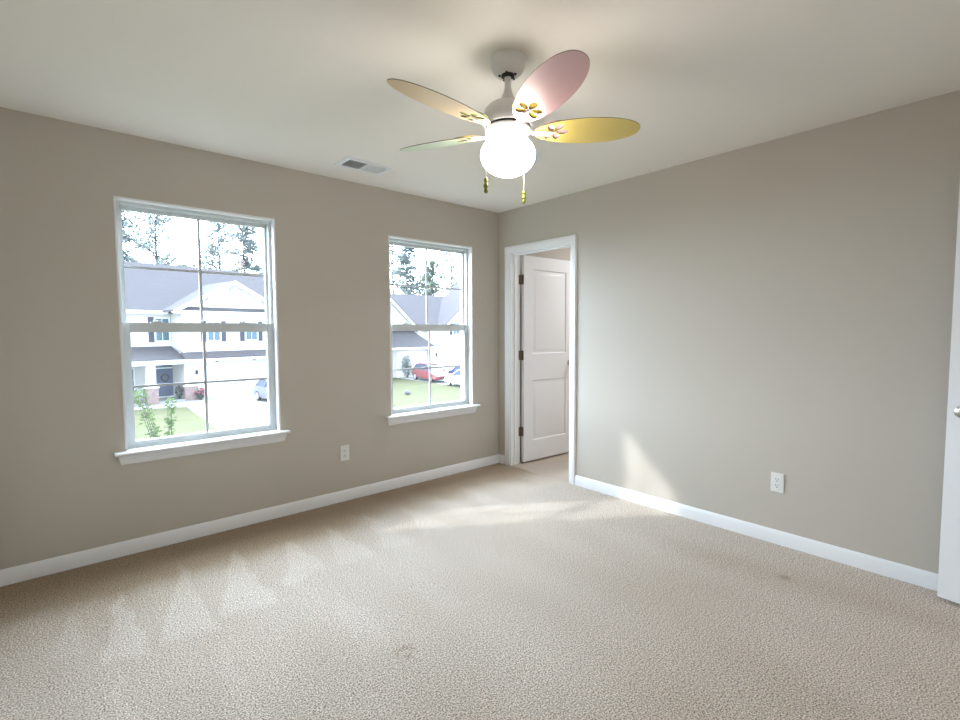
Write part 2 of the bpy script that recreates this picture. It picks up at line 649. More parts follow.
# stops
box(bm, 0.045, 0.078, D1[0] + jt, D1[0] + jt + 0.011, 0, DH - jt)
box(bm, 0.045, 0.078, D1[1] - jt - 0.011, D1[1] - jt, 0, DH - jt)
box(bm, 0.045, 0.078, D1[0] + jt, D1[1] - jt, DH - jt - 0.011, DH - jt)
struct('trim_1', bm, M['trim'], 'white casing around the closet doorway')
bm = casing('c', D2[0], D2[1], DH, (0, Y0, 0), (1, 0, 0), (0, 1, 0))
for xa, xb in ((D2[0], D2[0] + jt), (D2[1] - jt, D2[1])):
    box(bm, xa, xb, Y0 - T, Y0, 0, DH)
box(bm, D2[0], D2[1], Y0 - T, Y0, DH - jt, DH)
struct('trim_2', bm, M['trim'], smooth=True)


# panel doors: local x along leaf from hinge, y thickness, z up
def panel_face(bm, w, h, side, th):
    """moulded two-panel face"""
    y = side * th / 2
    rects = [(0.115, w - 0.115, 0.20, 0.80), (0.115, w - 0.115, 1.06, h - 0.125)]
    xs_ = [0, 0.115, w - 0.115, w]
    zs_ = [0, 0.20, 0.80, 1.06, h - 0.125, h]
    for i in range(3):
        for j in range(5):
            if i == 1 and j in (1, 3):
                a0, a1, b0, b1 = xs_[1], xs_[2], zs_[j], zs_[j + 1]
                prev = None
                for ins, dep in ((0, 0), (0.008, 0.010), (0.026, 0.010), (0.040, 0.002), (0.046, 0.001)):
                    ring = [bm.verts.new(c) for c in ((a0 + ins, y - side * dep, b0 + ins), (a1 - ins, y - side * dep, b0 + ins), (a1 - ins, y - side * dep, b1 - ins), (a0 + ins, y - side * dep, b1 - ins))]
                    if prev:
                        for k in range(4):
                            bm.faces.new((prev[k], prev[(k + 1) % 4], ring[(k + 1) % 4], ring[k]))
                    prev = ring
                bm.faces.new(prev)
            else:
                bm.faces.new([bm.verts.new(c) for c in ((xs_[i], y, zs_[j]), (xs_[i + 1], y, zs_[j]), (xs_[i + 1], y, zs_[j + 1]), (xs_[i], y, zs_[j + 1]))])


def make_door(name, loc, ang, w, h, knobz, label, hinge_side, jamb_leaf=False):
    th = 0.035
    root = empty(name, loc, ang, kind='structure', label=label)
    bm = nb()
    panel_face(bm, w, h, 1, th)
    panel_face(bm, w, h, -1, th)
    for (x, sgn) in ((0, -1), (w, 1)):
        bm.faces.new([bm.verts.new(c) for c in ((x, -th / 2, 0), (x, th / 2, 0), (x, th / 2, h), (x, -th / 2, h))])
    for z in (0, h):
        bm.faces.new([bm.verts.new(c) for c in ((0, -th / 2, z), (w, -th / 2, z), (w, th / 2, z), (0, th / 2, z))])
    bmesh.ops.remove_doubles(bm, verts=bm.verts, dist=1e-5)
    lf = obj('door_leaf', bm, M['door'], root, smooth=True)
    for s in (1, -1):
        bm = nb()
        mt = Matrix.Translation((w - 0.062, s * th / 2, knobz)) @ Matrix.Rotation(-s * math.pi / 2, 4, 'X')
        lathe(bm, [(0.031, 0), (0.031, 0.004), (0.027, 0.009), (0.012, 0.011), (0.011, 0.030), (0.020, 0.036), (0.027, 0.046), (0.026, 0.056), (0.018, 0.063), (0, 0.065)], 28, mt)
        obj('door_knob', bm, M['nickel'], root, smooth=True)
    bm = nb()
    box(bm, w - 0.001, w + 0.0015, -0.013, 0.013, knobz - 0.028, knobz + 0.028)
    box(bm, w + 0.001, w + 0.009, -0.006, 0.006, knobz - 0.008, knobz + 0.008)
    obj('latch', bm, M['nickel'], root)
    for z in hinge_side:
        bm = nb()
        box(bm, -0.002, 0.0005, -th / 2 + 0.003, th / 2, z - 0.045, z + 0.045)
        if jamb_leaf:
            box(bm, -0.040, -0.004, th / 2 + 0.0005, th / 2 + 0.0025, z - 0.045, z + 0.045)
        lathe(bm, [(0.0055, z - 0.046), (0.0055, z + 0.046)], 12, Matrix.Translation((-0.004, th / 2 + 0.004, 0)))
        obj('hinge', bm, M['bronze'], root, smooth=True)
    return root


make_door('door_1', (0.142, -0.186, 0.018), R(-3.2), 0.715, 2.01, 0.955,
          'white two panel closet door standing open', (0.30, 1.05, 1.78), jamb_leaf=True)
FX, FY = -0.122, -3.212                                   # free edge of the entry door
HX, HY = -0.243, -3.955
dv = Vector((FX - HX, FY - HY))
ang = math.atan2(dv.y, dv.x)
nrm_off = 0.0175
make_door('door_2', (HX + math.cos(ang - math.pi / 2) * nrm_off, HY + math.sin(ang - math.pi / 2) * nrm_off, 0.020), ang, dv.length, 2.015, 0.91,
          'white entry door swung back against the right wall', (0.25, 1.0, 1.77))


# ------------------------------------------------------------------ windows
def make_window(name, x0, x1, label):
    w = x1 - x0
    z0, z1 = 0.615, WZ1
    root = empty(name, (x0, 0, 0), kind='structure', label=label)
    # jamb liner
    bm = nb()
    L = 0.012
    box(bm, 0, L, -0.003, 0.14, z0, z1, 0.002)
    box(bm, w - L, w, -0.003, 0.14, z0, z1, 0.002)
    box(bm, L, w - L, -0.003, 0.14, z1 - L, z1, 0.002)
    obj('jamb_liner', bm, M['trim'], root, smooth=True)
    # vinyl frame
    bm = nb()
    F = 0.018
    for a, c in ((L, L + F), (w - L - F, w - L)):
        box(bm, a, c, 0.050, 0.15, z0, z1 - L, 0.002)
    box(bm, L + F, w - L - F, 0.050, 0.15, z1 - L - F, z1 - L, 0.002)
    box(bm, L + F, w - L - F, 0.045, 0.15, z0 - 0.002, z0 + 0.012, 0.002)
    box(bm, L + F, w - L - F, 0.090, 0.098, z0 + 0.012, z0 + 0.02)
    obj('window_frame', bm, M['vinyl'], root, smooth=True)

    def sash(nm, a, c, b0, b1, y0, y1, st, rb, rt_):
        sx = st
        s = nb()
        box(s, a, a + sx, y0, y1, b0, b1, 0.003)
        box(s, c - sx, c, y0, y1, b0, b1, 0.003)
        box(s, a + sx, c - sx, y0, y1, b0, b0 + rb, 0.003)
        box(s, a + sx, c - sx, y0, y1, b1 - rt_, b1, 0.003)
        so = obj(nm, s, M['vinyl'], root, smooth=True)
        ym = (y0 + y1) / 2
        s = nb()
        cx = (a + c) / 2
        cz = (b0 + rb + b1 - rt_) / 2
        box(s, cx - 0.008, cx + 0.008, ym - 0.004, ym + 0.004, b0 + rb, b1 - rt_, 0.001)
        box(s, a + sx, c - sx, ym - 0.0035, ym + 0.0035, cz - 0.007, cz + 0.007, 0.001)
        obj('grid_bars', s, M['muntin'], so)
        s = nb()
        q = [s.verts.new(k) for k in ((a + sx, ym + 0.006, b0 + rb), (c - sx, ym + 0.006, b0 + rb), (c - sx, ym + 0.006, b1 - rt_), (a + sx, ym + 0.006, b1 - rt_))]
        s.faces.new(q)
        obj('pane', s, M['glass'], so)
        return so
    a, c = L + F * 0.6, w - L - F * 0.6
    sash('upper_sash', a, c, 1.325, 2.052, 0.090, 0.118, 0.022, 0.04, 0.026)
    lo = sash('lower_sash', a, c, 0.624, 1.365, 0.052, 0.084, 0.034, 0.032, 0.058)
    for fx in (0.21, 0.77):
        s = nb()
        px = w * fx
        box(s, px - 0.028, px + 0.028, 0.054, 0.082, 1.365, 1.371, 0.002)
        lathe(s, [(0.012, 1.371), (0.012, 1.377), (0.009, 1.380)], 16, Matrix.Translation((px, 0.068, 0)))
        box(s, px - 0.004, px + 0.030, 0.062, 0.072, 1.376, 1.382, 0.002)
        obj('sash_lock', s, M['vinyl'], lo, smooth=True)
    # stool and apron
    bm = nb()
    prof = [(0.052, 0.593), (-0.040, 0.593), (-0.048, 0.597), (-0.051, 0.604), (-0.048, 0.611), (-0.040, 0.615), (0.052, 0.615)]
    prism(bm, [Vector((0, y, z)) for y, z in prof], (w, 0, 0))
    for xa, xb in ((-0.052, 0), (w, w + 0.052)):
        prism(bm, [Vector((xa, min(y, -0.0005), z)) for y, z in prof], (xb - xa, 0, 0))
    obj('stool', bm, M['trim'], root, smooth=True)
    bm = nb()
    za, zb = 0.535, 0.593
    fr_ = [(0, 0), (0.006, 0.0), (0.012, 0.010), (0.013, 0.03), (0.018, 0.036), (0.018, 0.058), (0, 0.058)]
    ra = [bm.verts.new((-0.037 + 0.016 * (1 - z / 0.058), -d, za + z)) for d, z in fr_]
    rb_ = [bm.verts.new((w + 0.037 - 0.016 * (1 - z / 0.058), -d, za + z)) for d, z in fr_]
    for k in range(len(fr_)):
        j = (k + 1) % len(fr_)
        bm.faces.new((ra[k], ra[j], rb_[j], rb_[k]))
    bm.faces.new(ra)
    bm.faces.new(rb_)
    obj('apron', bm, M['trim'], root, smooth=True)
    return root


make_window('window_1', W1[0], W1[1], 'larger looking white double hung window at left')
make_window('window_2', W2[0], W2[1], 'white double hung window nearer the corner')


# ------------------------------------------------------------------ ceiling fan
AX = (-1.815, -1.98)
fan = empty('ceiling_fan', (AX[0], AX[1], H), label='white ceiling fan with pastel petal shaped blades and lit globe', cat='ceiling fan')
Zf = lambda z: z - H


def fl(name, prof, m, parent=None, seg=48):
    bm = nb()
    lathe(bm, [(r, Zf(z)) for r, z in prof], seg)
    return obj(name, bm, m, parent or fan, smooth=True)


fl('canopy', [(0.070, 2.440), (0.071, 2.425), (0.070, 2.405), (0.062, 2.385), (0.052, 2.374), (0.034, 2.369), (0.032, 2.373)], M['fanwhite'])
bm = nb()
lathe(bm, [(0.027, Zf(2.371)), (0.026, Zf(2.365)), (0.018, Zf(2.361))], 24)
for k in range(5):
    a = k * 2 * math.pi / 5
    box(bm, -0.004, 0.004, -0.003, 0.003, Zf(2.371), Zf(2.364), 0, Matrix.Rotation(a, 4, 'Z') @ Matrix.Translation((0.035, 0, 0)))
obj('hanger_ball', bm, M['dark'], fan, smooth=True)
fl('downrod', [(0.0135, 2.372), (0.0135, 2.28)], M['fanwhite'])
fl('motor_housing', [(0.015, 2.318), (0.017, 2.305), (0.026, 2.282), (0.032, 2.262), (0.036, 2.256), (0.060, 2.252), (0.082, 2.243), (0.097, 2.226), (0.104, 2.204), (0.105, 2.178), (0.100, 2.160)], M['fanwhite'])
fl('vent_gap', [(0.092, 2.161), (0.092, 2.150)], M['dark'])
fl('flywheel', [(0.094, 2.151), (0.097, 2.147), (0.095, 2.139), (0.080, 2.134), (0.055, 2.133)], M['fanwhite'])
fl('light_kit', [(0.056, 2.134), (0.056, 2.118), (0.062, 2.112), (0.062, 2.104), (0.058, 2.100)], M['fanwhite'])
gp = []
for i in range(25):
    th = R(-90) + R(90 + 62) * i / 24
    gp.append((0.115 * math.cos(th) if i else 0.0, 2.045 + 0.086 * math.sin(th)))
gp.append((0.052, 2.128))
fl('lamp_globe', gp, M['globe'])


def blade(idx, angdeg, mb, mp):
    bo = empty('blade_arm_pivot', (0, 0, 0))
    bpy.data.objects.remove(bo)
    r0, r1, hw = 0.112, 0.572, 0.086
    cx, hl = (r0 + r1) / 2, (r1 - r0) / 2
    cu = bpy.data.curves.new('b', 'CURVE')
    cu.dimensions = '2D'
    cu.fill_mode = 'BOTH'
    cu.extrude = 0.0016

    def spl(pts):
        s = cu.splines.new('POLY')
        s.points.add(len(pts) - 1)
        for p, q in zip(s.points, pts):
            p.co = (q[0], q[1], 0, 1)
        s.use_cyclic_u = True
    N_ = 72
    outer = []
    for k in range(N_):
        a = 2 * math.pi * k / N_
        ca, sa = math.cos(a), math.sin(a)
        wv = hw * (1 + 0.06 * ca)
        outer.append((cx + hl * ca, wv * math.copysign(abs(sa) ** 0.93, sa)))
    spl(outer)
    fc = (0.196, 0.0)
    petals = []
    for k in range(5):
        a = R(-122 + k * 61)
        ln, wd, off = (0.052 if k == 2 else 0.044), 0.0165, 0.009
        pts = []
        for q in range(18):
            b_ = 2 * math.pi * q / 18
            lx = off + ln / 2 + ln / 2 * math.cos(b_)
            ly = wd * math.sin(b_) * (1 + 0.25 * math.cos(b_)) * 0.85
            pts.append((fc[0] + lx * math.cos(a) - ly * math.sin(a), fc[1] + lx * math.sin(a) + ly * math.cos(a)))
        spl(pts)
        petals.append(pts)
    tmp = bpy.data.objects.new('t', cu)
    C.objects.link(tmp)
    dg = bpy.context.evaluated_depsgraph_get()
    me = bpy.data.meshes.new_from_object(tmp.evaluated_get(dg))
    bpy.data.objects.remove(tmp)
    me.materials.clear()
    me.materials.append(mb)
    me.materials.append(M['edge'])
    for p in me.polygons:
        p.material_index = 1 if abs(p.normal.z) < 0.5 else 0
        p.use_smooth = False
    o = bpy.data.objects.new('blade', me)
    C.objects.link(o)
    o.parent = fan
    o.rotation_euler = (Matrix.Rotation(R(angdeg), 3, 'Z') @ Matrix.Rotation(R(-3.2), 3, 'Y') @ Matrix.Rotation(R(-13), 3, 'X')).to_euler()
    o.location = (0, 0, Zf(2.138))
    # coloured flower plate seen through the petal cut-outs
    bm = nb()
    lathe(bm, [(0.066, 0.0045), (0.066, 0.006)], 32, Matrix.Translation((fc[0] + 0.002, 0, 0)) @ Matrix.Diagonal((1, 1, 1, 1)))
    tag(obj('flower_inlay', bm, mp, o), label='contrasting flower in the blade root')
    # blade arm
    bm = nb()
    e_ = -0.0155
    pts = [(0.070, 0.008, 0.016), (0.092, 0.002, 0.012), (0.112, -0.0075, 0.010), (0.130, -0.0078, 0.014), (0.160, -0.0076, 0.011), (0.185, -0.0074, 0.007), (0.197, -0.0074, 0.003)]
    prev = None
    for x, z, hw_ in pts:
        ring = [bm.verts.new(c) for c in ((x, -hw_, z), (x, hw_, z), (x, hw_ * 0.8, z + 0.0055), (x, -hw_ * 0.8, z + 0.0055))]
        if prev:
            for k in range(4):
                bm.faces.new((prev[k], prev[(k + 1) % 4], ring[(k + 1) % 4], ring[k]))
        else:
            bm.faces.new(ring)
        prev = ring
    bm.faces.new(prev)
    for sx, sy in ((0.132, 0.008), (0.132, -0.008), (0.180, 0)):
        lathe(bm, [(0.0045, -0.0095), (0.0045, -0.004)], 10, Matrix.Translation((sx, sy, 0)))
    ar = obj('blade_arm', bm, M['fanwhite'], fan, smooth=True)
    ar.rotation_euler = o.rotation_euler
    ar.location = o.location


blade(0, 180, M['peach'], M['petalgreen'])
blade(1, 108, M['green'], M['petalyellow'])
blade(2, 36, M['blue'], M['petalyellow'])
blade(3, -36, M['yellow'], M['petalpink'])
blade(4, -110.5, M['pink'], M['petalyellow'])

CR = Vector((math.cos(YAW), -math.sin(YAW)))     # camera right in plan, used only to choose the chain sides
CF = Vector((math.sin(YAW), math.cos(YAW)))


def pull_chain(dx, df, ztop, zbot, zf0, zf1):
    p = CR * dx + CF * df
    q = p.normalized() * 0.064
    bm = nb()
    tube(bm, [(q.x, q.y, Zf(2.135)), ((q.x + p.x) / 2, (q.y + p.y) / 2, Zf(2.137)), (p.x, p.y, Zf(2.128)), (p.x, p.y, Zf(2.10)), (p.x, p.y, Zf(zf0))], 0.0012, 6)
    z = 2.12
    while z > zf0:
        bmesh.ops.create_icosphere(bm, subdivisions=1, radius=0.0021, matrix=Matrix.Translation((p.x, p.y, Zf(z))))
        z -= 0.0085
    ch = obj('pull_chain', bm, M['chain'], fan)
    bm = nb()
    h = zf0 - zf1
    lathe(bm, [(0.002, Zf(zf0)), (0.006, Zf(zf0 - 0.05 * h)), (0.009, Zf(zf0 - 0.22 * h)), (0.006, Zf(zf0 - 0.34 * h)), (0.0095, Zf(zf0 - 0.48 * h)), (0.010, Zf(zf0 - 0.60 * h)),
               (0.006, Zf(zf0 - 0.70 * h)), (0.0085, Zf(zf0 - 0.82 * h)), (0.007, Zf(zf0 - 0.95 * h)), (0.0, Zf(zf1))], 14, Matrix.Translation((p.x, p.y, 0)))
    obj('pull_fob', bm, M['brass'], ch, smooth=True)


pull_chain(-0.094, -0.10, 2.13, 1.95, 1.925, 1.860)
pull_chain(0.075, 0.09, 2.13, 1.95, 1.925, 1.868)


# ------------------------------------------------------------------ ceiling vent
vx0, vx1, vy0, vy1 = -1.805, -1.455, -0.49, -0.285
vent = empty('ceiling_vent', ((vx0 + vx1) / 2, (vy0 + vy1) / 2, H), label='white louvred air register on the ceiling above the windows', cat='air vent')
vw, vd = (vx1 - vx0) / 2, (vy1 - vy0) / 2
bm = nb()
fb = 0.035
for a in ((-vw, vw, -vd, -vd + fb), (-vw, vw, vd - fb, vd), (-vw, -vw + fb, -vd + fb, vd - fb), (vw - fb, vw, -vd + fb, vd - fb), (-0.006, 0.006, -vd + fb, vd - fb)):
    box(bm, a[0], a[1], a[2], a[3], -0.008, 0, 0.001)
obj('vent_frame', bm, M['trim'], vent)
bm = nb()
box(bm, -vw + fb, vw - fb, -vd + fb, vd - fb, -0.0015, -0.0005)
obj('duct_opening', bm, M['dark'], vent)
for s in (-1, 1):
    bm = nb()
    x = 0.014
    while x < vw - fb - 0.002:
        mt = Matrix.Translation((s * x, 0, -0.006)) @ Matrix.Rotation(s * R(48 if s > 0 else 60), 4, 'Y')
        box(bm, -0.0065, 0.0065, -vd + fb, vd - fb, -0.0006, 0.0006, 0, mt)
        x += 0.0125
    obj('louvre_bank', bm, M['trim'], vent)


# ------------------------------------------------------------------ outlets
def outlet(loc, rz, label):
    r = empty('wall_outlet', loc, rz, label=label, cat='electrical outlet')
    bm = nb()
    box(bm, -0.036, 0.036, -0.006, 0, -0.059, 0.059, 0.002)
    obj('cover_plate', bm, M['plate'], r, smooth=True)
    for zc in (0.0195, -0.0195):
        bm = nb()
        mt = Matrix.Translation((0, -0.0055, zc)) @ Matrix.Rotation(math.pi / 2, 4, 'X')
        lathe(bm, [(0.0165, 0), (0.0165, 0.002), (0.0155, 0.0028)], 24, mt)
        rc = obj('receptacle', bm, M['plate'], r, smooth=True)
        bm = nb()
        for sx, hh in ((-0.0065, 0.0045), (0.0065, 0.0036)):
            box(bm, sx - 0.0014, sx + 0.0014, -0.0090, -0.0080, zc + 0.003 - hh, zc + 0.003 + hh)
        lathe(bm, [(0.003, 0.0080), (0.003, 0.009)], 12, Matrix.Translation((0, 0, zc - 0.009)) @ Matrix.Rotation(math.pi / 2, 4, 'X'))
        obj('slots', bm, M['slot'], rc)
    bm = nb()
    lathe(bm, [(0.003, 0.006), (0.0028, 0.0075)], 12, Matrix.Rotation(math.pi / 2, 4, 'X'))
    obj('plate_screw', bm, M['plate'], r)
    return r


outlet((-1.634, 0, 0.373), 0, 'white duplex outlet on the window wall between the two windows')
outlet((0, -2.471, 0.379), R(-90), 'white duplex outlet low on the right hand wall')

# ==================================================================== OUTSIDE
G = -3.35
bm = nb()
box(bm, -60, 90, 0.3, 120, G - 0.5, G - 0.06)
struct('ground', bm, M['lawn'], 'ground beyond the street')


def flat(name, pts, m, z0, z1, label):
    bm = nb()
    prism(bm, [(x, y, z0) for x, y in pts], (0, 0, z1 - z0))
    return struct(name, bm, m, label)


flat('street', [(-40, 13), (60, 13), (60, 20.5), (-40, 20.5)], M['asphalt'], G - 0.06, G - 0.01, 'pale road in front of the houses')
flat('driveway', [(2.4, 20.5), (9.0, 20.5), (9.4, 36.3), (3.5, 35.1), (0.0, 34.3), (-2, 33.9), (-2.0, 32.0), (2.76, 31.06)], M['concrete'], G - 0.06, G + 0.0, 'pale concrete driveway and front walk')
flat('driveway.001', [(21.9, 20.5), (34, 20.5), (34, 38.5), (22.2, 38.5)], M['concrete'], G - 0.06, G, 'concrete driveway with parked cars')
flat('lawn', [(-16, 20.9), (2.3, 20.9), (2.75, 31.0), (1.2, 31.5), (-2.0, 31.9), (-16, 29.5)], M['lawn'], G - 0.06, G + 0.03, 'front lawn before the porch')
flat('lawn.001', [(9.0, 17.0), (21.8, 20.0), (22.1, 38.4), (9.5, 36.0)], M['lawn'], G - 0.06, G + 0.03, 'lawn between the two driveways')


def house(name, loc, rz, label):
    return empty(name, loc, rz, label=label, cat='house')


def pbox(nm, par, m, *a, bevel=0.0):
    bm = nb()
    box(bm, *a, bevel)
    return obj(nm, bm, m, par)


def win(par, x0, x1, z0, z1, y, shut=0.38, grid=True):
    bm = nb()
    f = 0.09
    box(bm, x0 - f, x1 + f, y - 0.06, y, z0 - f, z0)
    box(bm, x0 - f, x1 + f, y - 0.06, y, z1, z1 + f)
    box(bm, x0 - f, x0, y - 0.06, y, z0, z1)
    box(bm, x1, x1 + f, y - 0.06, y, z0, z1)
    if grid:
        box(bm, x0, x1, y - 0.05, y - 0.02, (z0 + z1) / 2 - 0.03, (z0 + z1) / 2 + 0.03)
        box(bm, (x0 + x1) / 2 - 0.015, (x0 + x1) / 2 + 0.015, y - 0.04, y - 0.02, z0, z1)
    w_ = obj('house_window', bm, M['housetrim'], par)
    bm = nb()
    box(bm, x0, x1, y - 0.02, y - 0.005, z0, z1)
    obj('house_pane', bm, M['houseglass'], w_)
    if shut:
        for a in (x0 - f - shut, x1 + f):
            bm = nb()
            box(bm, a + 0.02, a + shut - 0.02, y - 0.05, y, z0 - 0.1, z1 + 0.1)
            k = z0
            while k < z1:
                box(bm, a + 0.06, a + shut - 0.06, y - 0.065, y - 0.05, k, k + 0.05)
                k += 0.09
            obj('shutter', bm, M['shutter'], par)


def roof_slab(nm, par, pts, th=0.16, m=None):
    bm = nb()
    prism(bm, pts, (0, 0, -th))
    return obj(nm, bm, m or M['shingle'], par)


# ---- house across the street
h1 = house('house', (2.39, 36.22, G), R(11.6), 'white two storey house with front gable, seen through the left window')
bm = nb()
box(bm, -8, 0.5, 0, 9, 0, 6.1)
obj('house_wall', bm, M['siding'], h1)
bm = nb()
box(bm, 0.5, 7.3, -2.0, 9, 0, 6.1)
prism(bm, [(0.5, -2.0, 6.1), (7.3, -2.0, 6.1), (7.3, -2.0, 6.28), (3.9, -2.0, 8.12), (0.5, -2.0, 6.28)], (0, 6, 0))
obj('garage_block', bm, M['siding'], h1)
# main roof
bm = nb()
prism(bm, [(-9, -0.5, 6.05), (-9, 4.2, 9.75), (-9, 8.9, 6.05), (-9, 8.9, 5.9), (-9, 4.2, 9.55), (-9, -0.5, 5.9)], (19.5, 0, 0))
obj('main_roof', bm, M['shingle'], h1)
bm = nb()
box(bm, -9, 0.2, -0.55, -0.4, 5.86, 6.08)
box(bm, -9, 0.2, -0.5, 0, 5.84, 5.90)
obj('eave_fascia', bm, M['housetrim'], h1)
# gable roof and rake boards
bm = nb()
for s in (-1, 1):
    e = 3.9 + s * 4.05
    prism(bm, [(3.9, -2.45, 8.28), (e, -2.45, 6.10), (e, -2.45, 5.98), (3.9, -2.45, 8.13)], (0, 7.5, 0))
obj('gable_roof', bm, M['shingle'], h1)
bm = nb()
for s in (-1, 1):
    e = 3.9 + s * 4.10
    prism(bm, [(3.9, -2.5, 8.30), (e, -2.5, 6.10), (e, -2.5, 5.86), (3.9, -2.5, 8.02)], (0, 0.05, 0))
    prism(bm, [(3.9 + s * 1.7, -2.46, 7.2), (3.9 + s * 1.9, -2.46, 6.85), (3.9 + s * 1.55, -2.46, 7.05)], (0, 0.4, 0))
    prism(bm, [(3.9 + s * 0.0, -2.46, 7.9), (3.9 + s * 0.25, -2.46, 7.5), (3.9 - s * 0.02, -2.46, 7.5)], (0, 0.4, 0))
for s in (-1, 1):
    e = 3.9 + s * 4.05
    prism(bm, [(3.9, -2.44, 8.125), (e, -2.44, 5.975), (e, -2.44, 5.93), (3.9, -2.44, 8.08)], (0, 0.42, 0))
obj('rake_board', bm, M['housetrim'], h1)
roof_slab('gable_return', h1, [(0.2, -2.0, 6.34), (7.6, -2.0, 6.34), (7.6, -2.45, 6.12), (0.2, -2.45, 6.12)], 0.05)
pbox('return_fascia', h1, M['housetrim'], 0.1, 7.7, -2.48, -2.0, 5.86, 6.06)
pbox('corner_board', h1, M['housetrim'], 0.46, 0.62, -2.03, -1.9, 3.2, 5.9)
# skirt roof over garage
bm = nb()
prism(bm, [(0.3, -2.0, 3.28), (0.3, -2.75, 2.86), (0.3, -2.75, 2.80), (0.3, -2.0, 3.1)], (7.3, 0, 0))
obj('skirt_roof', bm, M['shingle'], h1)
pbox('skirt_fascia', h1, M['housetrim'], 0.3, 7.6, -2.78, -2.0, 2.62, 2.80)
# porch roof with hip end
bm = nb()
prism(bm, [(-8, 0.0, 3.66), (-8, -2.35, 2.86), (-8, -2.35, 2.80), (-8, 0.0, 3.4)], (8.5, 0, 0))
prism(bm, [(0.5, -2.0, 3.28), (0.5, 0, 3.28), (0.5, 0, 3.66)], (0.02, 0, 0))
obj('porch_roof', bm, M['shingle'], h1)
pbox('porch_fascia', h1, M['housetrim'], -8, 0.5, -2.38, -2.1, 2.52, 2.80)
pbox('porch_slab', h1, M['concrete'], -8, 0.5, -2.2, 0, -0.05, 0.13)
# entry
bm = nb()
box(bm, -0.90, 1.0, -0.06, 0, 0.13, 0.2)
for a in (-0.90, -0.60, 0.50, 0.90):
    box(bm, a, a + 0.08, -0.06, 0, 0.13, 2.55)
box(bm, -0.90, 0.98, -0.06, 0, 2.12, 2.20)
box(bm, -0.90, 0.98, -0.06, 0, 2.50, 2.60)
obj('door_surround', bm, M['housetrim'], h1)
pbox('entry_panes', h1, M['houseglass'], -0.83, 0.92, -0.03, -0.01, 0.2, 2.5)
fd = pbox('front_door', h1, M['frontdoor'], -0.52, 0.50, -0.055, -0.02, 0.15, 2.12)
bm = nb()
for k in range(28):
    a = 2 * math.pi * k / 28
    bmesh.ops.create_icosphere(bm, subdivisions=1, radius=0.06, matrix=Matrix.Translation((0.0 + 0.22 * math.cos(a), -0.10, 1.5 + 0.22 * math.sin(a))))
obj('wreath', bm, M['bark'], fd)
win(h1, -2.75, -1.85, 0.75, 2.2, 0.0, shut=0.0)
# columns on stone bases
for cx in (-1.56, -5.2):
    pbox('porch_column', h1, M['housetrim'], cx - 0.22, cx + 0.22, -2.28, -1.9, 1.1, 2.56)
    bm = nb()
    box(bm, cx - 0.33, cx + 0.33, -2.4, -1.8, 0, 1.05)
    so = obj('stone_base', bm, M['stone'], h1)
    pbox('stone_cap', so, M['housetrim'], cx - 0.38, cx + 0.38, -2.45, -1.75, 1.05, 1.13)
bm = nb()
box(bm, 0.40, 1.25, -2.22, -1.9, 0, 0.95)
so = obj('stone_base', bm, M['stone'], h1)
pbox('stone_cap', so, M['housetrim'], 0.36, 1.29, -2.26, -1.9, 0.95, 1.02)
# garage door
bm = nb()
box(bm, 1.75, 7.0, -2.05, -2.0, 0, 2.22)
obj('garage_trim', bm, M['housetrim'], h1)
bm = nb()
for r_ in range(4):
    box(bm, 1.9, 6.85, -2.085, -2.05, 0.01 + r_ * 0.53, 0.525 + r_ * 0.53, 0.01)
    for c_ in range(8):
        box(bm, 1.98 + c_ * 0.61, 2.5 + c_ * 0.61, -2.095, -2.08, 0.09 + r_ * 0.53, 0.45 + r_ * 0.53, 0.008)
gd = obj('garage_door', bm, M['garage'], h1)
for a in (4.25, 4.5):
    pbox('pull_handle', gd, M['lamp'], a, a + 0.04, -2.12, -2.09, 0.95, 1.15)
win(h1, -0.42, 0.50 - 0.12, 4.05, 5.55, 0.0, shut=0.36)
win(h1, -4.4, -3.5, 4.05, 5.55, 0.0, shut=0.36)
win(h1, 2.08, 2.89, 4.05, 5.3, -2.0, shut=0.36)
win(h1, 4.77, 5.61, 4.05, 5.3, -2.0, shut=0.36)
pbox('wall_lantern', h1, M['lamp'], 1.18, 1.32, -2.14, -2.0, 1.72, 2.02, bevel=0.03)
for a in (2.45, 5.1):
    bm = nb()
    lathe(bm, [(0.10, 2.60), (0.12, 2.54), (0.0, 2.53)], 12, Matrix.Translation((a, -2.45, 0)))
    obj('soffit_light', bm, M['lamp'], h1)

# ---- house seen through the right window
h2 = house('house', (22, 38.5, G), 0, 'white gabled house behind the red car, seen through the right window')
bm = nb()
box(bm, -5, 4.0, 0, 9, 0, 4.95)
prism(bm, [(-5.0, 0, 4.95), (2.6, 0, 4.95), (-1.2, 0, 8.38)], (0, 5, 0))
obj('house_wall', bm, M['siding'], h2)
bm = nb()
box(bm, 4.0, 17, -0.6, 9, 0, 4.95)
prism(bm, [(5.4, -0.6, 4.95), (17.8, -0.6, 4.95), (11.6, -0.6, 10.1)], (0, 5, 0))
obj('right_block', bm, M['siding'], h2)
bm = nb()
prism(bm, [(-6, -0.2, 4.8), (-6, 5.0, 8.75), (-6, 10.2, 4.8), (-6, 10.2, 4.6), (-6, 5.0, 8.5), (-6, -0.2, 4.6)], (24, 0, 0))
obj('main_roof', bm, M['shingle'], h2)
bm = nb()
for xa, za, xb, zb, y in ((-1.2, 8.58, 2.95, 4.75, -0.45), (-1.2, 8.58, -5.3, 4.75, -0.45), (11.6, 10.3, 5.2, 4.85, -1.05), (11.6, 10.3, 18, 4.85, -1.05)):
    prism(bm, [(xa, y, za), (xb, y, zb), (xb, y, zb - 0.38), (xa, y, za - 0.38)], (0, 0.06, 0))
obj('rake_board', bm, M['housetrim'], h2)
bm = nb()
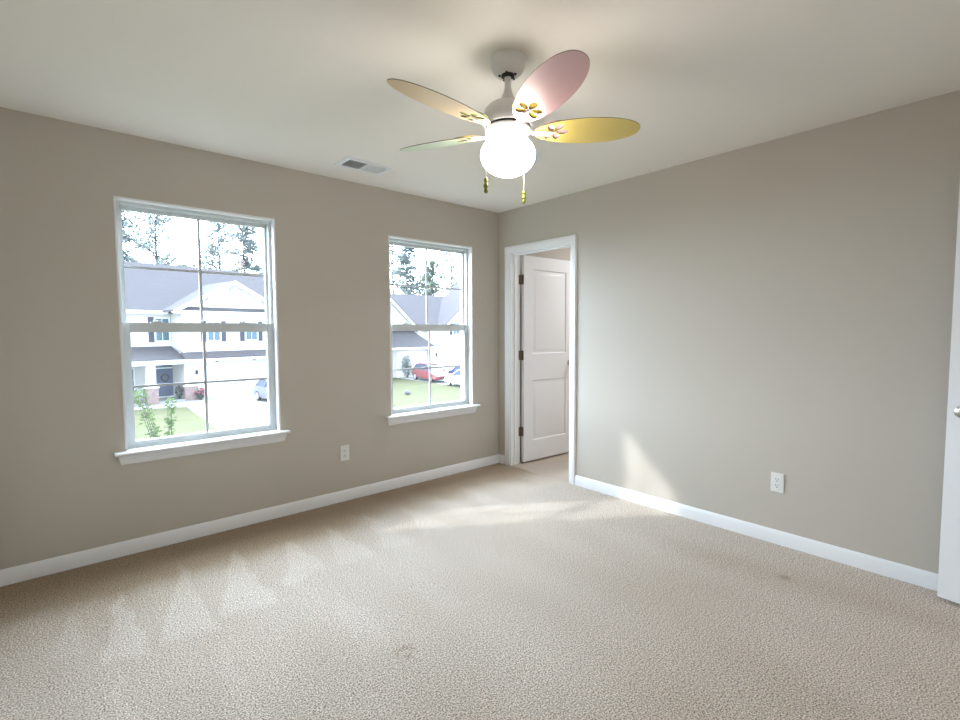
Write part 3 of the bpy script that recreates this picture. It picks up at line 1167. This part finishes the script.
for xa, za, xb, zb, y in ((-1.2, 8.61, 2.98, 4.77, -0.45), (-1.2, 8.61, -5.3, 4.77, -0.45), (11.6, 10.33, 5.2, 4.87, -1.05), (11.6, 10.33, 18, 4.87, -1.05)):
    prism(bm, [(xa, y, za), (xb, y, zb), (xb, y, zb - 0.1), (xa, y, za - 0.1)], (0, 5.5, 0))
obj('gable_roof', bm, M['shingle'], h2)
roof_slab('skirt_roof', h2, [(-5, 0, 4.62), (2.35, 0, 4.62), (4.05, -1.6, 3.05), (-5, -1.6, 3.05)], 0.1)
pbox('skirt_fascia', h2, M['housetrim'], -5, 4.15, -1.66, 0, 2.85, 3.03)
pbox('garage_trim', h2, M['housetrim'], 0.35, 4.0, -0.06, 0, 0, 2.6)
bm = nb()
for r_ in range(4):
    box(bm, 0.6, 3.7, -0.1, -0.06, 0.01 + r_ * 0.6, 0.595 + r_ * 0.6, 0.01)
obj('garage_door', bm, M['garage'], h2)
pbox('garage_trim', h2, M['housetrim'], 5.4, 11.4, -0.66, -0.6, 0, 2.45)
bm = nb()
for r_ in range(4):
    box(bm, 5.6, 11.2, -0.70, -0.66, 0.01 + r_ * 0.56, 0.555 + r_ * 0.56, 0.01)
obj('garage_door', bm, M['garage'], h2)
pbox('wall_lantern', h2, M['lamp'], 4.68, 4.84, -0.75, -0.6, 1.95, 2.35, bevel=0.03)
win(h2, 7.0, 7.85, 4.30, 5.45, -0.6, shut=0.34)
bm = nb()
box(bm, 3.9, 4.08, -0.66, -0.55, 0, 4.9)
obj('corner_board', bm, M['housetrim'], h2)


# ---- cars
def make_car(name, loc, rz, paint, label, hatch=False, Ln=4.6, Hh=1.45):
    """local +x = forward, y across, z up, origin on ground at the centre"""
    root = empty(name, loc, rz, label=label, cat='car')
    Wd = 1.78
    hl = Ln / 2
    lower = [(-hl, 0.40, 0.66), (-hl + 0.10, 0.30, 0.92), (-hl + 0.5, 0.24, 0.98), (-1.0, 0.22, 0.99), (0.3, 0.22, 0.97), (1.1, 0.22, 0.93), (hl - 0.45, 0.24, 0.80), (hl - 0.1, 0.28, 0.66), (hl, 0.36, 0.55)]
    bm = nb()
    prev = None
    for i, (x, zb, zt) in enumerate(lower):
        k = 0.80 if i in (0, len(lower) - 1) else (0.93 if i in (1, len(lower) - 2) else 1.0)
        hw = Wd / 2 * k
        zm = (zb + zt) / 2
        ring = [bm.verts.new(c) for c in ((x, -hw * 0.90, zb), (x, -hw, zb + 0.10), (x, -hw, zm + 0.05), (x, -hw * 0.93, zt - 0.03), (x, -hw * 0.80, zt), (x, 0, zt + 0.03),
                                          (x, hw * 0.80, zt), (x, hw * 0.93, zt - 0.03), (x, hw, zm + 0.05), (x, hw, zb + 0.10), (x, hw * 0.90, zb))]
        if prev:
            for j in range(len(ring)):
                q = (j + 1) % len(ring)
                bm.faces.new((prev[j], prev[q], ring[q], ring[j]))
        else:
            bm.faces.new(ring)
        prev = ring
    bm.faces.new(prev)
    # roof skin
    rb = -hl + (0.25 if hatch else 0.75)
    roofp = [(rb + 0.42, Hh - 0.09), (rb + 0.9, Hh - 0.01), (-0.1, Hh), (0.45, Hh - 0.05)]
    prev = None
    for x, z in roofp:
        ring = [bm.verts.new(c) for c in ((x, -0.60, z - 0.05), (x, -0.48, z), (x, 0.48, z), (x, 0.60, z - 0.05))]
        if prev:
            for j in range(3):
                bm.faces.new((prev[j], prev[j + 1], ring[j + 1], ring[j]))
        prev = ring
    # pillars
    for s in (-1, 1):
        for a, b_ in (((rb, 0.76, 0.97), (rb + 0.42, 0.60, Hh - 0.12)), ((-0.25, 0.80, 0.97), (-0.2, 0.62, Hh - 0.07)), ((1.15, 0.76, 0.94), (0.45, 0.60, Hh - 0.10))):
            tube(bm, [(a[0], s * a[1], a[2]), (b_[0], s * b_[1], b_[2])], 0.035, 6)
    obj('car_body', bm, paint, root, smooth=True)
    bm = nb()
    ga = [bm.verts.new(c) for c in ((rb + 0.02, -0.74, 0.95), (rb + 0.02, 0.74, 0.95), (1.12, 0.74, 0.93), (1.12, -0.74, 0.93))]
    gb = [bm.verts.new(c) for c in ((rb + 0.44, -0.585, Hh - 0.10), (rb + 0.44, 0.585, Hh - 0.10), (0.43, 0.585, Hh - 0.10), (0.43, -0.585, Hh - 0.10))]
    for j in range(4):
        bm.faces.new((ga[j], ga[(j + 1) % 4], gb[(j + 1) % 4], gb[j]))
    obj('car_windows', bm, M['carglass'], root)
    for x in (-hl + 0.92, hl - 0.88):
        for s in (-1, 1):
            bm = nb()
            mt = Matrix.Translation((x, s * (Wd / 2 - 0.10), 0.33)) @ Matrix.Rotation(-s * math.pi / 2, 4, 'X')
            lathe(bm, [(0.24, -0.10), (0.32, -0.09), (0.33, 0.0), (0.32, 0.105), (0.24, 0.115)], 28, mt)
            wo_ = obj('wheel', bm, M['tyre'], root, smooth=True)
            bm = nb()
            lathe(bm, [(0.235, 0.113), (0.23, 0.125), (0.05, 0.118), (0.0, 0.125)], 20, mt)
            obj('hub_cap', bm, M['rim'], wo_, smooth=True)
    for s in (-1, 1):
        bm = nb()
        box(bm, hl - 0.16, hl - 0.02, s * 0.60 - 0.16, s * 0.60 + 0.16, 0.56, 0.68, 0.03)
        obj('headlamp', bm, M['rim'], root)
        bm = nb()
        box(bm, -hl - 0.01, -hl + 0.06, s * 0.60 - 0.14, s * 0.60 + 0.14, 0.68, 0.82, 0.02)
        obj('tail_lamp', bm, M['rose'], root)
        bm = nb()
        box(bm, 0.85, 1.0, s * 0.93 - 0.07, s * 0.93 + 0.07, 0.93, 1.05, 0.02)
        obj('wing_mirror', bm, paint, root)
    bm = nb()
    box(bm, hl - 0.03, hl + 0.01, -0.42, 0.42, 0.40, 0.54, 0.01)
    obj('grille', bm, M['tyre'], root)
    return root


make_car('car', (23.15, 33.8, G), R(-97), M['red'], 'red car parked on the driveway beyond the right window', hatch=True, Ln=4.9, Hh=1.62)
make_car('car', (22.45, 27.7, G), R(85), M['whitecar'], 'white car parked nearest the street, in front of the red car', Ln=4.6)
make_car('car', (25.3, 30.9, G), R(-95), M['bluecar'], 'dark blue car parked beyond the white car', Ln=4.6)
make_car('car', (7.85, 29.9, G), R(-86), M['silver'], 'silver hatchback on the driveway seen at the edge of the left window', hatch=True, Ln=4.1, Hh=1.5)


# ---- plants
def foliage(bm, centers, n_, size, rnd):
    for (c, rad) in centers:
        for _ in range(n_):
            d = Vector((rnd.gauss(0, 1), rnd.gauss(0, 1), rnd.gauss(0, 1)))
            d = d.normalized() * (rnd.random() ** 0.4)
            p = Vector(c) + Vector((d.x * rad[0], d.y * rad[1], d.z * rad[2]))
            a = Vector((rnd.uniform(-1, 1), rnd.uniform(-1, 1), rnd.uniform(-0.7, 0.7))).normalized()
            b_ = a.orthogonal().normalized()
            s = size * rnd.uniform(0.6, 1.3)
            bm.faces.new([bm.verts.new(q) for q in (p - a * s, p - b_ * s * 0.45, p + a * s, p + b_ * s * 0.45)])


def tree(loc, h, cr, m, label, seed, low=0.25, nclump=60, dens=48, leaf=0.25, group='trees behind the houses', sq=0.6):
    rnd = random.Random(seed)
    root = empty('tree', loc, label=label, cat='tree', group=group)
    tips = []
    bm = nb()
    tube(bm, [(0, 0, -0.1), (0.05 * cr, 0, h * 0.4), (0, 0.03 * cr, h * 0.75), (0, 0, h * 0.98)], [h * 0.014, h * 0.010, h * 0.006, 0.02], 7)
    for k in range(nclump):
        f = low + (1 - low) * (k + rnd.random()) / nclump
        a = rnd.uniform(0, 2 * math.pi)
        r = cr * rnd.uniform(0.45, 1.0) * (1.05 - 0.75 * (f - low) / (1 - low))
        z = h * f
        tip = (r * math.cos(a), r * math.sin(a), z + 0.15 * r)
        tube(bm, [(0, 0, z - 0.3 * r), (tip[0] * 0.5, tip[1] * 0.5, z), tip], [0.07, 0.045, 0.015], 5)
        tips.append((tip, (cr * 0.36, cr * 0.36, cr * 0.30 * sq)))
    obj('trunk', bm, M['bark'], root)
    bm = nb()
    foliage(bm, tips, dens, leaf, rnd)
    tag(obj('crown', bm, m, root, recalc=False))
    return root


TREES = [  # x, y, height, crown radius, material, kind
    (1.4, 51, 17.5, 1.7, 'pine', 'tall pine at the far left of the left window'),
    (5.8, 62, 18.8, 2.2, 'pine', 'broad pine with spreading top right of the tallest pine, left window'),
    (6.4, 51, 11.0, 1.4, 'leaf', 'low rounded tree under the gap of open sky in the left window'),
    (12.2, 62, 19.3, 2.1, 'pine', 'narrow pine crossed by the centre bar of the left window'),
    (11.9, 51, 16.2, 1.7, 'pine', 'thin branched pine behind the gable in the left window'),
    (18.2, 62, 14.0, 1.8, 'leaf', 'rounded leafy tree just above the gable in the left window'),
    (16.4, 51, 15.0, 1.7, 'pine', 'pine at the right edge of the left window'),
    (36.2, 62, 19.9, 2.1, 'pine', 'tall pine at the left of the right window'),
    (31.7, 51, 16.5, 1.6, 'pine', 'pine just left of the centre bar of the right window'),
    (42.3, 62, 13.6, 1.6, 'leaf', 'low leafy tree above the roof ridge, right window'),
    (35.9, 51, 14.0, 1.7, 'leaf', 'shorter leafy tree right of the centre bar of the right window'),
    (47.6, 62, 19.4, 2.0, 'pine', 'tall pine at the right edge of the right window'),
]
for i, (x, y, h, cr, mm, lb) in enumerate(TREES):
    tree((x, y, G), h, cr * (1.3 if i in (8, 10) else 1.7 if i == 11 else 1.45), M[mm], lb, 100 + i, low=0.38 if mm == 'pine' else 0.3)


def shrub(name, loc, rx, rz, m, label, seed, n_=500, leaf=0.07, fm=None, nf=40, cat='shrub'):
    rnd = random.Random(seed)
    root = empty(name, loc, label=label, cat=cat)
    bm = nb()
    for k in range(7):
        a = k * 0.9
        tube(bm, [(0, 0, 0), (0.5 * rx * math.cos(a), 0.5 * rx * math.sin(a), rz * 0.6), (0.8 * rx * math.cos(a), 0.8 * rx * math.sin(a), rz * 1.4)], [0.02, 0.012, 0.006], 5)
    obj('stems', bm, M['bark'], root)
    bm = nb()
    foliage(bm, [((0, 0, rz), (rx, rx, rz))], n_, leaf, rnd)
    obj('foliage', bm, m, root, recalc=False)
    if fm:
        bm = nb()
        for _ in range(nf):
            d = Vector((rnd.gauss(0, 1), rnd.gauss(0, 1), abs(rnd.gauss(0, 1)))).normalized()
            bmesh.ops.create_icosphere(bm, subdivisions=1, radius=0.07, matrix=Matrix.Translation((d.x * rx, d.y * rx, rz + d.z * rz)))
        obj('blossom', bm, fm, root)
    return root


shrub('shrub', (22.9, 37.5, G), 0.55, 1.15, M['leaf'], 'tall narrow shrub at the garage corner beyond the right window', 5, 700, 0.09)
shrub('potted_shrub', (4.15, 34.15, G), 0.35, 0.40, M['leaf'], 'small shrub with red blossom by the stone base left of the garage', 6, 300, 0.07, M['rose'], 18)
shrub('shrub', (2.95, 34.5, G + 0.1), 0.28, 0.55, M['leaf'], 'dark green plant right of the blue front door', 8, 260, 0.07)
shrub('shrub', (-0.55, 33.3, G), 0.60, 0.45, M['leaf'], 'low shrub left of the front door step', 9, 400, 0.08)
shrub('flowering_shrub', (0.1, 34.9, G + 0.1), 0.40, 0.75, M['leaf'], 'rose flowered bush in front of the porch window', 10, 300, 0.07, M['rose'], 40)


def sapling(loc, h, lean, label, seed, flowers):
    rnd = random.Random(seed)
    root = empty('young_tree', loc, label=label, cat='young tree')
    bm = nb()
    cl = []
    for k in range(5):
        a = rnd.uniform(0, 6.28)
        sp = 0.16
        pts = []
        for q in range(11):
            f = q / 10
            pts.append((lean[0] * f * f + sp * f * math.cos(a) * 0.6, lean[1] * f * f + sp * f * math.sin(a) * 0.6, h * f))
        tube(bm, pts, [0.016 - 0.0013 * q for q in range(11)], 6)
        for q in range(3, 11):
            cl.append((pts[q], (0.10, 0.10, h * 0.06)))
    obj('stems', bm, M['bark'], root)
    bm = nb()
    foliage(bm, cl, 13, 0.042, rnd)
    obj('foliage', bm, M['fresh'], root, recalc=False)
    if flowers:
        bm = nb()
        for _ in range(14):
            c, r_ = rnd.choice(cl[:6])
            bmesh.ops.create_icosphere(bm, subdivisions=1, radius=0.022, matrix=Matrix.Translation((c[0] + rnd.uniform(-.2, .2), c[1] + rnd.uniform(-.2, .2), c[2] - rnd.uniform(0.1, 0.4))))
        obj('blossom', bm, M['flower'], root)
    return root


sapling((-1.66, 7.2, G), 3.48, (-0.46, 0.0), 'leaning leafy young tree low in the left window', 21, True)
sapling((-1.60, 8.3, G), 3.12, (0.0, 0.0), 'upright thin young tree low in the left window', 22, False)

# rock on the lawn
bm = nb()
bmesh.ops.create_icosphere(bm, subdivisions=3, radius=0.22)
for v in bm.verts:
    v.co *= 1 + 0.25 * mnoise.noise(v.co * 4)
    v.co.z *= 0.9
    v.co.z += 0.2
rk = obj('landscape_rock', bm, M['rock'], smooth='all')
rk.location = (15.9, 26.5, G)
tag(rk, 'small grey rock on the lawn below the red car', 'rock')
